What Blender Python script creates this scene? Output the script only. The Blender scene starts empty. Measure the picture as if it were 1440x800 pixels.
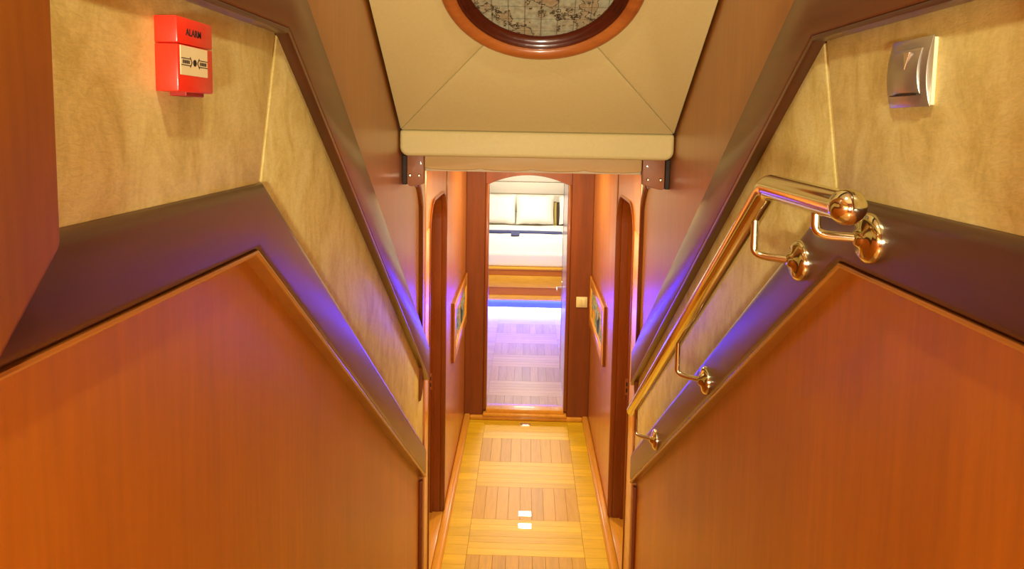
import bpy, bmesh, math, random
from mathutils import Vector, Matrix
random.seed(7)
sc = bpy.context.scene
col = sc.collection

# ------------------------------------------------------------------ camera
FPX = 950.0
PITCH, YAW, ROLL = math.radians(5.0), math.radians(-1.17), math.radians(1.0)
EYE = Vector((0, 0, 2.4))
fwd = Vector((math.sin(YAW) * math.cos(PITCH), math.cos(YAW) * math.cos(PITCH), -math.sin(PITCH)))
rgt = Vector((math.cos(YAW), -math.sin(YAW), 0))
upv = rgt.cross(fwd)
R_ = math.cos(ROLL) * rgt + math.sin(ROLL) * upv
U_ = math.cos(ROLL) * upv - math.sin(ROLL) * rgt
cd = bpy.data.cameras.new('camera')
cam = bpy.data.objects.new('camera', cd)
col.objects.link(cam)
m = Matrix((R_, U_, -fwd)).transposed().to_4x4()
m.translation = EYE
cam.matrix_world = m
cd.sensor_width = 36.0
cd.lens = FPX * 36.0 / 1440.0
cd.shift_y = (255.0 - 400.0) / 1440.0
cd.clip_start = 0.02
sc.camera = cam

# ------------------------------------------------------------------ world, exposure
w = bpy.data.worlds.new('world')
w.use_nodes = True
w.node_tree.nodes['Background'].inputs[0].default_value = (0.02, 0.018, 0.015, 1)
w.node_tree.nodes['Background'].inputs[1].default_value = 1.0
sc.world = w
vs = sc.view_settings
vs.view_transform = 'Standard'
vs.look = 'None'
vs.gamma = 1.0
vs.use_curve_mapping = False
vs.exposure = 0.0

# light levels (lamps themselves are built with their fixtures below)
E_FILL = 49.0
E_LANDING = 7.5
E_CORR = 22.0
E_BED = 38.0
E_LED = 130.0
WARM = (1.0, 0.88, 0.60)
LEDC = (0.055, 0.095, 1.0)


# ------------------------------------------------------------------ helpers
WL = {}


def link(o, parent, world):
    col.objects.link(o)
    if parent is not None:
        o.parent = parent
        o.location = Vector(world) - WL[parent.name]
    else:
        o.location = Vector(world)
    WL[o.name] = Vector(world)


def obj(name, bm, mat, parent=None, smooth=False, base=False, angle=40):
    bmesh.ops.recalc_face_normals(bm, faces=bm.faces[:])
    xs = [v.co for v in bm.verts]
    lo = Vector((min(v[i] for v in xs) for i in range(3)))
    hi = Vector((max(v[i] for v in xs) for i in range(3)))
    c = (lo + hi) / 2
    if base:
        c.z = lo.z
    bmesh.ops.translate(bm, verts=bm.verts[:], vec=-c)
    if smooth:
        for f in bm.faces:
            f.smooth = True
        for e in bm.edges:
            if len(e.link_faces) == 2 and e.calc_face_angle(0) > math.radians(angle):
                e.smooth = False
    me = bpy.data.meshes.new(name)
    bm.to_mesh(me)
    bm.free()
    if mat is not None:
        me.materials.append(mat)
    o = bpy.data.objects.new(name, me)
    link(o, parent, c)
    return o


def empty(name, loc):
    o = bpy.data.objects.new(name, None)
    o.empty_display_size = 0.05
    link(o, None, loc)
    return o


def tag(o, label, cat, group=None):
    o['label'] = label
    o['category'] = cat
    if group:
        o['group'] = group
    return o


def struct(o, label=None):
    o['kind'] = 'structure'
    if label:
        o['label'] = label
    return o


def merge(dst, src):
    me = bpy.data.meshes.new('tmp')
    src.to_mesh(me)
    src.free()
    dst.from_mesh(me)
    bpy.data.meshes.remove(me)
    return dst


def bevel(bm, r, seg=2, ang=25):
    if r > 0:
        ed = [e for e in bm.edges if len(e.link_faces) == 2 and e.calc_face_angle(0) > math.radians(ang)]
        bmesh.ops.bevel(bm, geom=ed, offset=r, segments=seg, profile=0.5, affect='EDGES', clamp_overlap=True)
    return bm


def box(x0, x1, y0, y1, z0, z1, r=0.0, seg=2):
    bm = bmesh.new()
    bmesh.ops.create_cube(bm, size=1)
    for v in bm.verts:
        v.co = Vector(((x0 + x1) / 2 + v.co.x * (x1 - x0), (y0 + y1) / 2 + v.co.y * (y1 - y0), (z0 + z1) / 2 + v.co.z * (z1 - z0)))
    return bevel(bm, r, seg)


def prism(pts, vec, r=0.0, seg=2, ang=25):
    bm = bmesh.new()
    vs_ = [bm.verts.new(p) for p in pts]
    f = bm.faces.new(vs_)
    ret = bmesh.ops.extrude_face_region(bm, geom=[f])
    bmesh.ops.translate(bm, verts=[v for v in ret['geom'] if isinstance(v, bmesh.types.BMVert)], vec=Vector(vec))
    bmesh.ops.recalc_face_normals(bm, faces=bm.faces[:])
    return bevel(bm, r, seg, ang)


def tube(path, r, seg=14, cap=True):
    """round bar along a polyline; r a number or a list"""
    bm = bmesh.new()
    P = [Vector(p) for p in path]
    n = len(P)
    rr = r if isinstance(r, (list, tuple)) else [r] * n
    T = []
    for i in range(n):
        a = P[min(i + 1, n - 1)] - P[max(i - 1, 0)]
        T.append(a.normalized())
    ref = Vector((1, 0, 0)) if abs(T[0].x) < 0.8 else Vector((0, 0, 1))
    u = (ref - T[0] * ref.dot(T[0])).normalized()
    rings = []
    for i in range(n):
        u = (u - T[i] * u.dot(T[i])).normalized()
        v = T[i].cross(u)
        rings.append([bm.verts.new(P[i] + rr[i] * (math.cos(2 * math.pi * k / seg) * u + math.sin(2 * math.pi * k / seg) * v)) for k in range(seg)])
    for i in range(n - 1):
        for k in range(seg):
            bm.faces.new((rings[i][k], rings[i][(k + 1) % seg], rings[i + 1][(k + 1) % seg], rings[i + 1][k]))
    if cap:
        bm.faces.new(rings[0][::-1])
        bm.faces.new(rings[-1])
    return bm


def lathe(prof, origin, axis, seg=28):
    """prof: list of (radius, height) spun round axis at origin"""
    bm = bmesh.new()
    a = Vector(axis).normalized()
    ref = Vector((0, 0, 1)) if abs(a.z) < 0.9 else Vector((1, 0, 0))
    u = (ref - a * ref.dot(a)).normalized()
    v = a.cross(u)
    o = Vector(origin)
    rings = []
    for (r, h) in prof:
        if r < 1e-6:
            rings.append([bm.verts.new(o + a * h)])
        else:
            rings.append([bm.verts.new(o + a * h + r * (math.cos(2 * math.pi * k / seg) * u + math.sin(2 * math.pi * k / seg) * v)) for k in range(seg)])
    for i in range(len(rings) - 1):
        A, B = rings[i], rings[i + 1]
        for k in range(seg):
            k2 = (k + 1) % seg
            if len(A) == 1 and len(B) == 1:
                continue
            if len(A) == 1:
                bm.faces.new((A[0], B[k2], B[k]))
            elif len(B) == 1:
                bm.faces.new((A[k], A[k2], B[0]))
            else:
                bm.faces.new((A[k], A[k2], B[k2], B[k]))
    return bm


def arc(cx, cy, r, a0, a1, n):
    return [(cx + r * math.cos(math.radians(a0 + (a1 - a0) * i / n)), cy + r * math.sin(math.radians(a0 + (a1 - a0) * i / n))) for i in range(n + 1)]


# ------------------------------------------------------------------ materials
def newmat(name):
    mt = bpy.data.materials.new(name)
    mt.use_nodes = True
    nt = mt.node_tree
    b = nt.nodes['Principled BSDF']
    return mt, nt, b


def setc(sock, c):
    sock.default_value = (c[0], c[1], c[2], 1)


def plain(name, c, rough=0.5, metal=0.0, coat=0.0, emis=None, estr=0.0, spec=0.5, noise=0.0, nscale=40):
    mt, nt, b = newmat(name)
    setc(b.inputs['Base Color'], c)
    b.inputs['Roughness'].default_value = rough
    b.inputs['Metallic'].default_value = metal
    b.inputs['Coat Weight'].default_value = coat
    b.inputs['Specular IOR Level'].default_value = spec
    if emis:
        setc(b.inputs['Emission Color'], emis)
        b.inputs['Emission Strength'].default_value = estr
    if noise > 0:
        tx = nt.nodes.new('ShaderNodeTexNoise')
        tx.inputs['Scale'].default_value = nscale
        g = nt.nodes.new('ShaderNodeNewGeometry')
        nt.links.new(g.outputs['Position'], tx.inputs['Vector'])
        mx = nt.nodes.new('ShaderNodeMix')
        mx.data_type = 'RGBA'
        setc(mx.inputs['A'], [k * (1 - noise) for k in c])
        setc(mx.inputs['B'], [min(1, k * (1 + noise)) for k in c])
        nt.links.new(tx.outputs['Fac'], mx.inputs['Factor'])
        nt.links.new(mx.outputs['Result'], b.inputs['Base Color'])
    return mt


def wood(name, dark, light, grain='Z', tilt=0.0, rough=0.32, coat=0.0, coat_rough=0.12, vary=0.0, fine=90.0, broad=9.0, spec=0.5, bump=0.02):
    mt, nt, b = newmat(name)
    N = nt.nodes
    L = nt.links
    g = N.new('ShaderNodeNewGeometry')
    mp = N.new('ShaderNodeMapping')
    mp.vector_type = 'TEXTURE'
    st = 14.0
    mp.inputs['Scale'].default_value = {'X': (st, 1, 1), 'Y': (1, st, 1), 'Z': (1, 1, st)}[grain]
    mp.inputs['Rotation'].default_value = (tilt, 0, 0)
    L.new(g.outputs['Position'], mp.inputs['Vector'])
    src = mp.outputs['Vector']
    if vary > 0:
        oi = N.new('ShaderNodeObjectInfo')
        ad = N.new('ShaderNodeVectorMath')
        ad.operation = 'ADD'
        sl = N.new('ShaderNodeVectorMath')
        sl.operation = 'SCALE'
        sl.inputs[0].default_value = (7.0, 11.0, 5.0)
        L.new(oi.outputs['Random'], sl.inputs['Scale'])
        L.new(src, ad.inputs[0])
        L.new(sl.outputs['Vector'], ad.inputs[1])
        src = ad.outputs['Vector']
    n1 = N.new('ShaderNodeTexNoise')
    n1.inputs['Scale'].default_value = broad
    n1.inputs['Detail'].default_value = 5
    n1.inputs['Roughness'].default_value = 0.55
    n1.inputs['Distortion'].default_value = 0.6
    L.new(src, n1.inputs['Vector'])
    n2 = N.new('ShaderNodeTexNoise')
    n2.inputs['Scale'].default_value = fine
    n2.inputs['Detail'].default_value = 3
    L.new(src, n2.inputs['Vector'])
    rp = N.new('ShaderNodeValToRGB')
    rp.color_ramp.elements[0].position = 0.32
    rp.color_ramp.elements[1].position = 0.70
    rp.color_ramp.elements[0].color = (*dark, 1)
    rp.color_ramp.elements[1].color = (*light, 1)
    L.new(n1.outputs['Fac'], rp.inputs['Fac'])
    mr = N.new('ShaderNodeMapRange')
    mr.inputs['From Min'].default_value = 0.3
    mr.inputs['From Max'].default_value = 0.7
    mr.inputs['To Min'].default_value = 0.90
    mr.inputs['To Max'].default_value = 1.07
    L.new(n2.outputs['Fac'], mr.inputs['Value'])
    fac = mr.outputs['Result']
    if vary > 0:
        v2 = N.new('ShaderNodeMapRange')
        v2.inputs['To Min'].default_value = 1 - vary
        v2.inputs['To Max'].default_value = 1 + vary
        L.new(oi.outputs['Random'], v2.inputs['Value'])
        mm = N.new('ShaderNodeMath')
        mm.operation = 'MULTIPLY'
        L.new(fac, mm.inputs[0])
        L.new(v2.outputs['Result'], mm.inputs[1])
        fac = mm.outputs['Value']
    sc_ = N.new('ShaderNodeVectorMath')
    sc_.operation = 'SCALE'
    L.new(rp.outputs['Color'], sc_.inputs[0])
    L.new(fac, sc_.inputs['Scale'])
    L.new(sc_.outputs['Vector'], b.inputs['Base Color'])
    b.inputs['Roughness'].default_value = rough
    b.inputs['Coat Weight'].default_value = coat
    b.inputs['Coat Roughness'].default_value = coat_rough
    b.inputs['Specular IOR Level'].default_value = spec
    if bump > 0:
        bp = N.new('ShaderNodeBump')
        bp.inputs['Strength'].default_value = bump
        bp.inputs['Distance'].default_value = 0.002
        L.new(n2.outputs['Fac'], bp.inputs['Height'])
        L.new(bp.outputs['Normal'], b.inputs['Normal'])
    return mt


def leatherette(name, c1, c2, c3, rough=0.42, spec=0.5):
    """mottled suede-like wall upholstery with fine creases"""
    mt, nt, b = newmat(name)
    N = nt.nodes
    L = nt.links
    g = N.new('ShaderNodeNewGeometry')
    mp = N.new('ShaderNodeMapping')
    mp.inputs['Scale'].default_value = (1, 1, 0.6)
    mp.inputs['Rotation'].default_value = (0.5, 0, 0)
    L.new(g.outputs['Position'], mp.inputs['Vector'])
    n1 = N.new('ShaderNodeTexNoise')
    n1.inputs['Scale'].default_value = 16
    n1.inputs['Detail'].default_value = 8
    n1.inputs['Roughness'].default_value = 0.70
    n1.inputs['Distortion'].default_value = 0.5
    L.new(mp.outputs['Vector'], n1.inputs['Vector'])
    rp = N.new('ShaderNodeValToRGB')
    e = rp.color_ramp.elements
    e[0].position = 0.36
    e[0].color = (*c1, 1)
    e[1].position = 0.64
    e[1].color = (*c3, 1)
    k = e.new(0.5)
    k.color = (*c2, 1)
    L.new(n1.outputs['Fac'], rp.inputs['Fac'])
    # creases: thin wavy lines, only in patches
    n2 = N.new('ShaderNodeTexNoise')
    n2.inputs['Scale'].default_value = 130
    n2.inputs['Detail'].default_value = 3
    n2.inputs['Distortion'].default_value = 1.5
    mp2 = N.new('ShaderNodeMapping')
    mp2.inputs['Scale'].default_value = (1, 0.55, 1.5)
    mp2.inputs['Rotation'].default_value = (-0.5, 0, 0)
    L.new(g.outputs['Position'], mp2.inputs['Vector'])
    L.new(mp2.outputs['Vector'], n2.inputs['Vector'])
    mr = N.new('ShaderNodeMapRange')
    mr.inputs['From Min'].default_value = 0.35
    mr.inputs['From Max'].default_value = 0.6
    mr.inputs['To Min'].default_value = 0.92
    mr.inputs['To Max'].default_value = 1.02
    L.new(n2.outputs['Fac'], mr.inputs['Value'])
    sl = N.new('ShaderNodeVectorMath')
    sl.operation = 'SCALE'
    L.new(rp.outputs['Color'], sl.inputs[0])
    L.new(mr.outputs['Result'], sl.inputs['Scale'])
    L.new(sl.outputs['Vector'], b.inputs['Base Color'])
    bp = N.new('ShaderNodeBump')
    bp.inputs['Strength'].default_value = 0.35
    bp.inputs['Distance'].default_value = 0.001
    L.new(n2.outputs['Fac'], bp.inputs['Height'])
    L.new(bp.outputs['Normal'], b.inputs['Normal'])
    b.inputs['Roughness'].default_value = rough
    b.inputs['Specular IOR Level'].default_value = spec
    return mt


SLOPE = 0.745
SA = math.atan(SLOPE)
M = {}
M['panel'] = wood('varnished veneer', (0.39, 0.104, 0.001), (0.48, 0.136, 0.002), 'Z', rough=0.45, coat=0.9, coat_rough=0.36)
M['upper'] = wood('upper veneer', (0.37, 0.130, 0.012), (0.46, 0.172, 0.018), 'Z', rough=0.42, coat=1.0, coat_rough=0.30)
M['post'] = wood('mahogany post', (0.28, 0.092, 0.003), (0.36, 0.125, 0.005), 'Z', rough=0.6, fine=140, spec=0.25)
M['rail'] = wood('dark mahogany rail', (0.050, 0.010, 0.003), (0.080, 0.016, 0.005), 'Y', tilt=0.0, rough=0.38, coat=1.0, coat_rough=0.36)
M['bead'] = wood('lit reveal wood', (0.34, 0.105, 0.012), (0.44, 0.15, 0.018), 'Y', rough=0.3, coat=0.4, coat_rough=0.2)
M['trim'] = wood('upper mahogany trim', (0.10, 0.027, 0.004), (0.145, 0.040, 0.006), 'Y', rough=0.36, coat=0.5, coat_rough=0.24)
M['edge'] = wood('shaded mahogany edge', (0.050, 0.011, 0.004), (0.080, 0.017, 0.006), 'Y', rough=0.30, coat=1.0, coat_rough=0.28)
M['jamb'] = wood('dark jamb', (0.17, 0.04, 0.006), (0.26, 0.06, 0.009), 'Z', rough=0.35, coat=0.3)
M['endwall'] = wood('sapele boards', (0.16, 0.036, 0.005), (0.23, 0.055, 0.008), 'Z', rough=0.45, broad=14)
M['corr'] = wood('corridor veneer', (0.52, 0.20, 0.06), (0.62, 0.26, 0.08), 'Z', rough=0.36, coat=0.8, coat_rough=0.22)
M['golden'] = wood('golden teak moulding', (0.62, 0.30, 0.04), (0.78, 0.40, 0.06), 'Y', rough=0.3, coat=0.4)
M['plank_y'] = wood('teak plank lengthwise', (0.56, 0.33, 0.02), (0.66, 0.41, 0.03), 'Y', rough=0.42, vary=0.10, coat=0.1, coat_rough=0.3)
M['plank_x'] = wood('teak plank crosswise', (0.66, 0.44, 0.018), (0.80, 0.56, 0.025), 'X', rough=0.42, vary=0.09, coat=0.1, coat_rough=0.3)
M['bedplank'] = wood('pale cabin plank', (0.36, 0.20, 0.13), (0.46, 0.28, 0.19), 'Y', rough=0.35, vary=0.10)
M['bedplank_x'] = wood('pale cabin crossplank', (0.46, 0.28, 0.19), (0.54, 0.35, 0.25), 'X', rough=0.35, vary=0.08)
M['cream'] = leatherette('cream suede', (0.58, 0.47, 0.14), (0.71, 0.61, 0.22), (0.78, 0.71, 0.31))
M['lid'] = plain('beige lid vinyl', (0.68, 0.57, 0.25), rough=0.55, noise=0.05, nscale=120)
M['valance'] = plain('tan vinyl roll', (0.62, 0.40, 0.15), rough=0.5, noise=0.04, nscale=90)
M['ringwood'] = wood('ring wood', (0.36, 0.10, 0.02), (0.50, 0.16, 0.03), 'X', rough=0.3, coat=0.4)
M['ringdark'] = wood('ring inner wood', (0.055, 0.008, 0.004), (0.085, 0.013, 0.005), 'X', rough=0.25, coat=0.5)  # dark wood, with the recess shade also put into the colour
M['steel'] = plain('polished rail metal', (0.80, 0.78, 0.58), rough=0.10, metal=1.0)
M['steel_s'] = plain('satin metal', (0.80, 0.74, 0.62), rough=0.22, metal=1.0)
M['chrome'] = plain('chrome', (0.85, 0.83, 0.80), rough=0.25, metal=1.0)
M['red'] = plain('red plastic', (0.78, 0.030, 0.012), rough=0.35, coat=0.2)
M['red2'] = plain('dark red recess', (0.30, 0.015, 0.008), rough=0.5)
M['card'] = plain('ivory call plate', (0.80, 0.72, 0.42), rough=0.4)
M['ink'] = plain('black ink', (0.012, 0.010, 0.010), rough=0.6)
M['switch'] = plain('satin taupe metal', (0.47, 0.43, 0.37), rough=0.28, metal=0.8)
M['ivory'] = plain('ivory plastic', (0.80, 0.74, 0.50), rough=0.35)
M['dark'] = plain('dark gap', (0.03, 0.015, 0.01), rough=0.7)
M['white'] = plain('white linen', (0.86, 0.83, 0.74), rough=0.8, noise=0.03, nscale=30)
M['navy'] = plain('navy cloth', (0.04, 0.05, 0.16), rough=0.8)
M['headb'] = plain('cream headboard vinyl', (0.80, 0.74, 0.60), rough=0.5)
M['plaster'] = plain('pale cabin lining', (0.78, 0.72, 0.60), rough=0.6)
M['ceil'] = plain('cream ceiling lining', (0.72, 0.58, 0.34), rough=0.6)
M['bedw'] = wood('bed front teak', (0.72, 0.36, 0.012), (0.86, 0.46, 0.02), 'X', rough=0.35)
M['bedr'] = wood('bed rail', (0.48, 0.14, 0.008), (0.58, 0.18, 0.012), 'X', rough=0.35)
M['doorw'] = plain('pale glossy door', (0.66, 0.58, 0.50), rough=0.3, coat=0.4)
M['gold'] = plain('gold cloth', (0.55, 0.42, 0.08), rough=0.6)
M['brown'] = plain('dark brown cloth', (0.06, 0.04, 0.03), rough=0.8)
M['plate'] = plain('wood end plate', (0.36, 0.13, 0.05), rough=0.5, coat=0.1, noise=0.1, nscale=60)
M['step'] = wood('stair tread teak', (0.46, 0.22, 0.04), (0.6, 0.30, 0.06), 'X', rough=0.3)

# ------------------------------------------------------------------ dimensions
BASE = {-1: -0.400, 1: 0.460}          # lower panel faces of the stairwell walls
CW = {-1: -0.465, 1: 0.540}            # corridor wall faces
Y_END = 2.58                           # stairwell walls end here
Y_CAB = 5.30                           # cabin bulkhead
DOOR_Y = (3.25, 3.93)
SIDE = {-1: 'left', 1: 'right'}


def wx(s, d):
    """x of a point d metres in front of the stairwell wall face on side s"""
    return BASE[s] - s * d


def sweep(s, path, prof):
    """moulding that follows a (y, z) path on a stairwell wall; prof: (d out of the wall, offset up)"""
    bm = bmesh.new()
    n = len(path)
    P = [Vector(p) for p in path]
    rings = []
    for i in range(n):
        d0 = (P[i] - P[i - 1]).normalized() if i > 0 else (P[1] - P[0]).normalized()
        d1 = (P[i + 1] - P[i]).normalized() if i < n - 1 else d0
        n0 = Vector((-d0.y, d0.x))
        n1 = Vector((-d1.y, d1.x))
        nb = (n0 + n1).normalized()
        k = 1.0 / max(0.3, nb.dot(n0))
        if i == n - 1 or i == 0:      # ends cut plumb
            nb, k = Vector((0, 1)), 1.0 / max(0.3, abs(n0.y))
        rings.append([bm.verts.new((wx(s, d), P[i].x + nb.x * k * wv, P[i].y + nb.y * k * wv)) for (d, wv) in prof])
    q = len(prof)
    for i in range(n - 1):
        for k in range(q):
            bm.faces.new((rings[i][k], rings[i][(k + 1) % q], rings[i + 1][(k + 1) % q], rings[i + 1][k]))
    bm.faces.new(rings[0])
    bm.faces.new(rings[-1][::-1])
    return bm


def slope_z(z0, y0, y):
    return z0 if y <= y0 else z0 - SLOPE * (y - y0)


def yzprism(s, pts, d0, d1, r=0.0, seg=2):
    return prism([(wx(s, d0), y, z) for (y, z) in pts], (-s * (d1 - d0), 0, 0), r, seg)


# kinks: rail (dark band) centre, cream top edge, upper trim centre
K_RAIL = (0.9525, 2.2605)
K_TRIM = (1.0585, 2.5885)
Y_BACK = -1.3

# ------------------------------------------------------------------ stairwell walls
for s in (-1, 1):
    wall = struct(obj('wall_' + SIDE[s], prism([(wx(s, -0.006), Y_BACK, 0), (wx(s, -0.006), Y_END, 0), (wx(s, -0.006), Y_END, 2.26), (wx(s, -0.006), 2.2, 2.26), (wx(s, -0.006), 0.9, 3.3), (wx(s, -0.006), Y_BACK, 3.3)], (s * 0.05, 0, 0)), M['upper']),
                  'varnished wood lined wall on the %s of the stairs' % SIDE[s])
    # lower panel
    zl = lambda y: slope_z(2.2605, 0.9525, y) - 0.02
    lp = [(Y_BACK, 0), (Y_END - 0.03, 0), (Y_END - 0.03, zl(Y_END)), (0.9525, 2.24), (Y_BACK, 2.24)]
    obj('lower_panel', yzprism(s, lp, -0.006, 0.0), M['panel'], wall)
    # rail: rounded band, proud of panel and upholstery
    rp = [(0.0, -0.047), (0.014, -0.047), (0.019, -0.0455), (0.0225, -0.042), (0.024, -0.036), (0.024, 0.030), (0.0225, 0.038), (0.019, 0.044), (0.014, 0.047), (0.0, 0.047)]
    obj('chair_rail', sweep(s, [(Y_BACK, K_RAIL[1]), K_RAIL, (Y_END, slope_z(K_RAIL[1], K_RAIL[0], Y_END))], rp), M['rail'], wall, smooth=True)
    # reveal under the rail; bounced light put into its lighter colour
    bd = [(0.0, -0.0545), (0.0205, -0.0545), (0.0230, -0.0530), (0.0245, -0.0505), (0.0235, -0.0475), (0.0, -0.0470)]
    zb = slope_z(K_RAIL[1], K_RAIL[0], Y_END)
    obj('lit_reveal', sweep(s, [(Y_BACK, K_RAIL[1]), K_RAIL, (Y_END, zb)], bd), M['bead'], wall, smooth=True)
    # upright bead closing the lower panel
    obj('upright_bead', box(min(wx(s, 0), wx(s, 0.014)), max(wx(s, 0), wx(s, 0.014)), Y_END - 0.03, Y_END - 0.012, 0, zb - 0.07, 0.004), M['jamb'], wall, smooth=True)
    # upholstered panels: level one and sloping one, meeting at a seam
    kb = (0.966, 2.306)
    kt = (1.042, 2.534)
    ye = 2.555
    lev = [(Y_BACK, 2.30), (kb[0] - 0.002, 2.30), (kt[0] - 0.002, 2.536), (Y_BACK, 2.536)]
    slp = [(kb[0] + 0.001, 2.30), (ye, slope_z(kb[1], kb[0], ye) - 0.01), (ye, slope_z(kt[1], kt[0], ye) - 0.07), (ye - 0.05, slope_z(kt[1], kt[0], ye - 0.05) + 0.004), (kt[0] + 0.001, 2.538)]
    obj('upholstered_panel', yzprism(s, lev, 0.0, 0.0155, 0.011, 5), M['cream'], wall, smooth=True)
    obj('upholstered_panel', yzprism(s, slp, 0.0, 0.0145, 0.010, 5), M['cream'], wall, smooth=True)
    # upper trim with stepped, rounded lower edge; shade put into the darker edge colour
    tp = [(0.006, -0.051), (0.031, -0.051), (0.0335, -0.0495), (0.0345, -0.047), (0.0345, 0.046), (0.031, 0.051), (0.006, 0.051)]
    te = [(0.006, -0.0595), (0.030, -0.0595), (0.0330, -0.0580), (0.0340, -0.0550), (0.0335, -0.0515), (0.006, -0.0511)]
    obj('shaded_reveal', sweep(s, [(Y_BACK, K_TRIM[1]), K_TRIM, (Y_END, slope_z(K_TRIM[1], K_TRIM[0], Y_END))], te), M['edge'], wall, smooth=True, angle=30)
    obj('upper_rail', sweep(s, [(Y_BACK, K_TRIM[1]), K_TRIM, (Y_END, slope_z(K_TRIM[1], K_TRIM[0], Y_END))], tp), M['trim'], wall, smooth=True)
    # upper panel
    zt = lambda y: slope_z(K_TRIM[1], K_TRIM[0], y)
    up = [(Y_BACK, 2.6), (1.06, 2.6), (Y_END, zt(Y_END) + 0.02), (Y_END, 2.26), (2.2, 2.26), (0.95, 3.28), (Y_BACK, 3.28)]
    obj('upper_panel', yzprism(s, up, 0.0, 0.014), M['upper'], wall)
    # dark upright trim with a hooked top
    yv = 2.45 if s < 0 else 2.54
    hk = [(yv - 0.11, 2.185), (yv - 0.085, 2.182), (yv - 0.055, 2.165), (yv - 0.02, 2.125), (yv, 2.09), (yv, 1.40)]
    obj('upright_trim', sweep(s, hk[::-1], [(0.014, -0.016), (0.022, -0.014), (0.027, -0.006), (0.027, 0.006), (0.022, 0.014), (0.014, 0.016)]), M['jamb'], wall, smooth=True)
    # end post of the stairwell wall, stepping out to the corridor
    xa, xb = sorted((wx(s, 0.016), CW[s] + s * 0.05))
    obj('end_post', box(xa, xb, Y_END, Y_END + 0.035, 0, 2.26, 0.006), M['corr'], wall, smooth=True)
    # casing at the head of the stairs: upright board ending in a splayed foot
    pp = [(0.15, 3.28), (0.4925, 3.28), (0.4925, 2.302), (0.420, 2.226), (0.15, 2.226)]
    obj('entry_casing', yzprism(s, pp, 0.0, 0.055, 0.006), M['post'], wall, smooth=True)

# ------------------------------------------------------------------ landing, stairs, saloon shell
lnd = struct(obj('floor_landing', box(-0.44, 0.50, Y_BACK, 0.75, 1.18, 1.24), M['step']), 'teak landing at the head of the stairs')
nst = 6
for i in range(nst):
    y0 = 0.75 + i * 0.285
    z1 = 1.24 - (i + 1) * 0.177
    obj('stair_tread', box(BASE[-1] + 0.002, BASE[1] - 0.002, y0 - 0.02, y0 + 0.285, z1 - 0.03, z1, 0.006), M['step'], lnd)
    obj('stair_riser', box(BASE[-1] + 0.002, BASE[1] - 0.002, y0, y0 + 0.02, z1 - 0.002, z1 + 0.147), M['panel'], lnd)
struct(obj('wall_back', box(-0.46, 0.52, Y_BACK - 0.05, Y_BACK, 1.18, 3.33), M['panel']), 'wood wall behind the head of the stairs')
struct(obj('ceiling_landing', box(-0.46, 0.52, Y_BACK - 0.05, 1.0, 3.28, 3.33), M['ceil']), 'cream ceiling above the landing')

# ------------------------------------------------------------------ sloping ceiling lid with the round map window
LT = 0.755
LA = math.atan(LT)
cu, su = math.cos(LA), math.sin(LA)
LID0 = Vector((0.03, 2.03, 2.372))     # middle of the lower edge
UX = Vector((1, 0, 0))
UU = Vector((0, -cu, su))              # up the slope, towards the viewer
UN = Vector((0, -su, -cu))             # out of the lid, down into the stairwell


def lid(x, u, d=0.0):
    return Vector((x, LID0.y, LID0.z)) + UU * u + UN * d


LX0, LX1, LU = -0.383, 0.443, 1.136
CXL, CUL = 0.03, 0.568
ceil_l = struct(obj('ceiling_stairs', prism([lid(LX0, -0.0, -0.10), lid(LX1, 0.0, -0.10), lid(LX1, LU + 0.1, -0.10), lid(LX0, LU + 0.1, -0.10)], UN * 0.055), M['dark']), 'sloping upholstered ceiling over the stairs')
corner = [(LX0 + 0.004, 0.002), (LX1 - 0.004, 0.002), (LX1 - 0.004, LU), (LX0 + 0.004, LU)]
for k in range(4):
    a, b2 = corner[k], corner[(k + 1) % 4]
    aa = math.degrees(math.atan2(a[1] - CUL, a[0] - CXL))
    ab = math.degrees(math.atan2(b2[1] - CUL, b2[0] - CXL))
    while ab < aa:
        ab += 360
    ring = arc(CXL, CUL, 0.215, ab - 0.3, aa + 0.3, 12)
    g = 0.0008
    mx, mu = (a[0] + b2[0]) / 2, (a[1] + b2[1]) / 2
    sh = lambda p: (p[0] + g * (1 if mx - p[0] > 0 else -1) * (1 if k % 2 == 0 else 0), p[1] + g * (1 if mu - p[1] > 0 else -1) * (1 if k % 2 == 1 else 0))
    pts = [lid(*sh(a), -0.044), lid(*sh(b2), -0.044)] + [lid(p[0], p[1], -0.044) for p in ring]
    obj('padded_panel', prism(pts, UN * 0.046, 0.0035, 2), M['lid'], ceil_l, smooth=True)

# fascia roll, valance and end plates below the lid
def roundrect_low(x0, x1, z0, z1, r):
    return [(x0, z1)] + arc(x0 + r, z0 + r, r, 180, 270, 6) + arc(x1 - r, z0 + r, r, 270, 360, 6) + [(x1, z1)]


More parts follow.
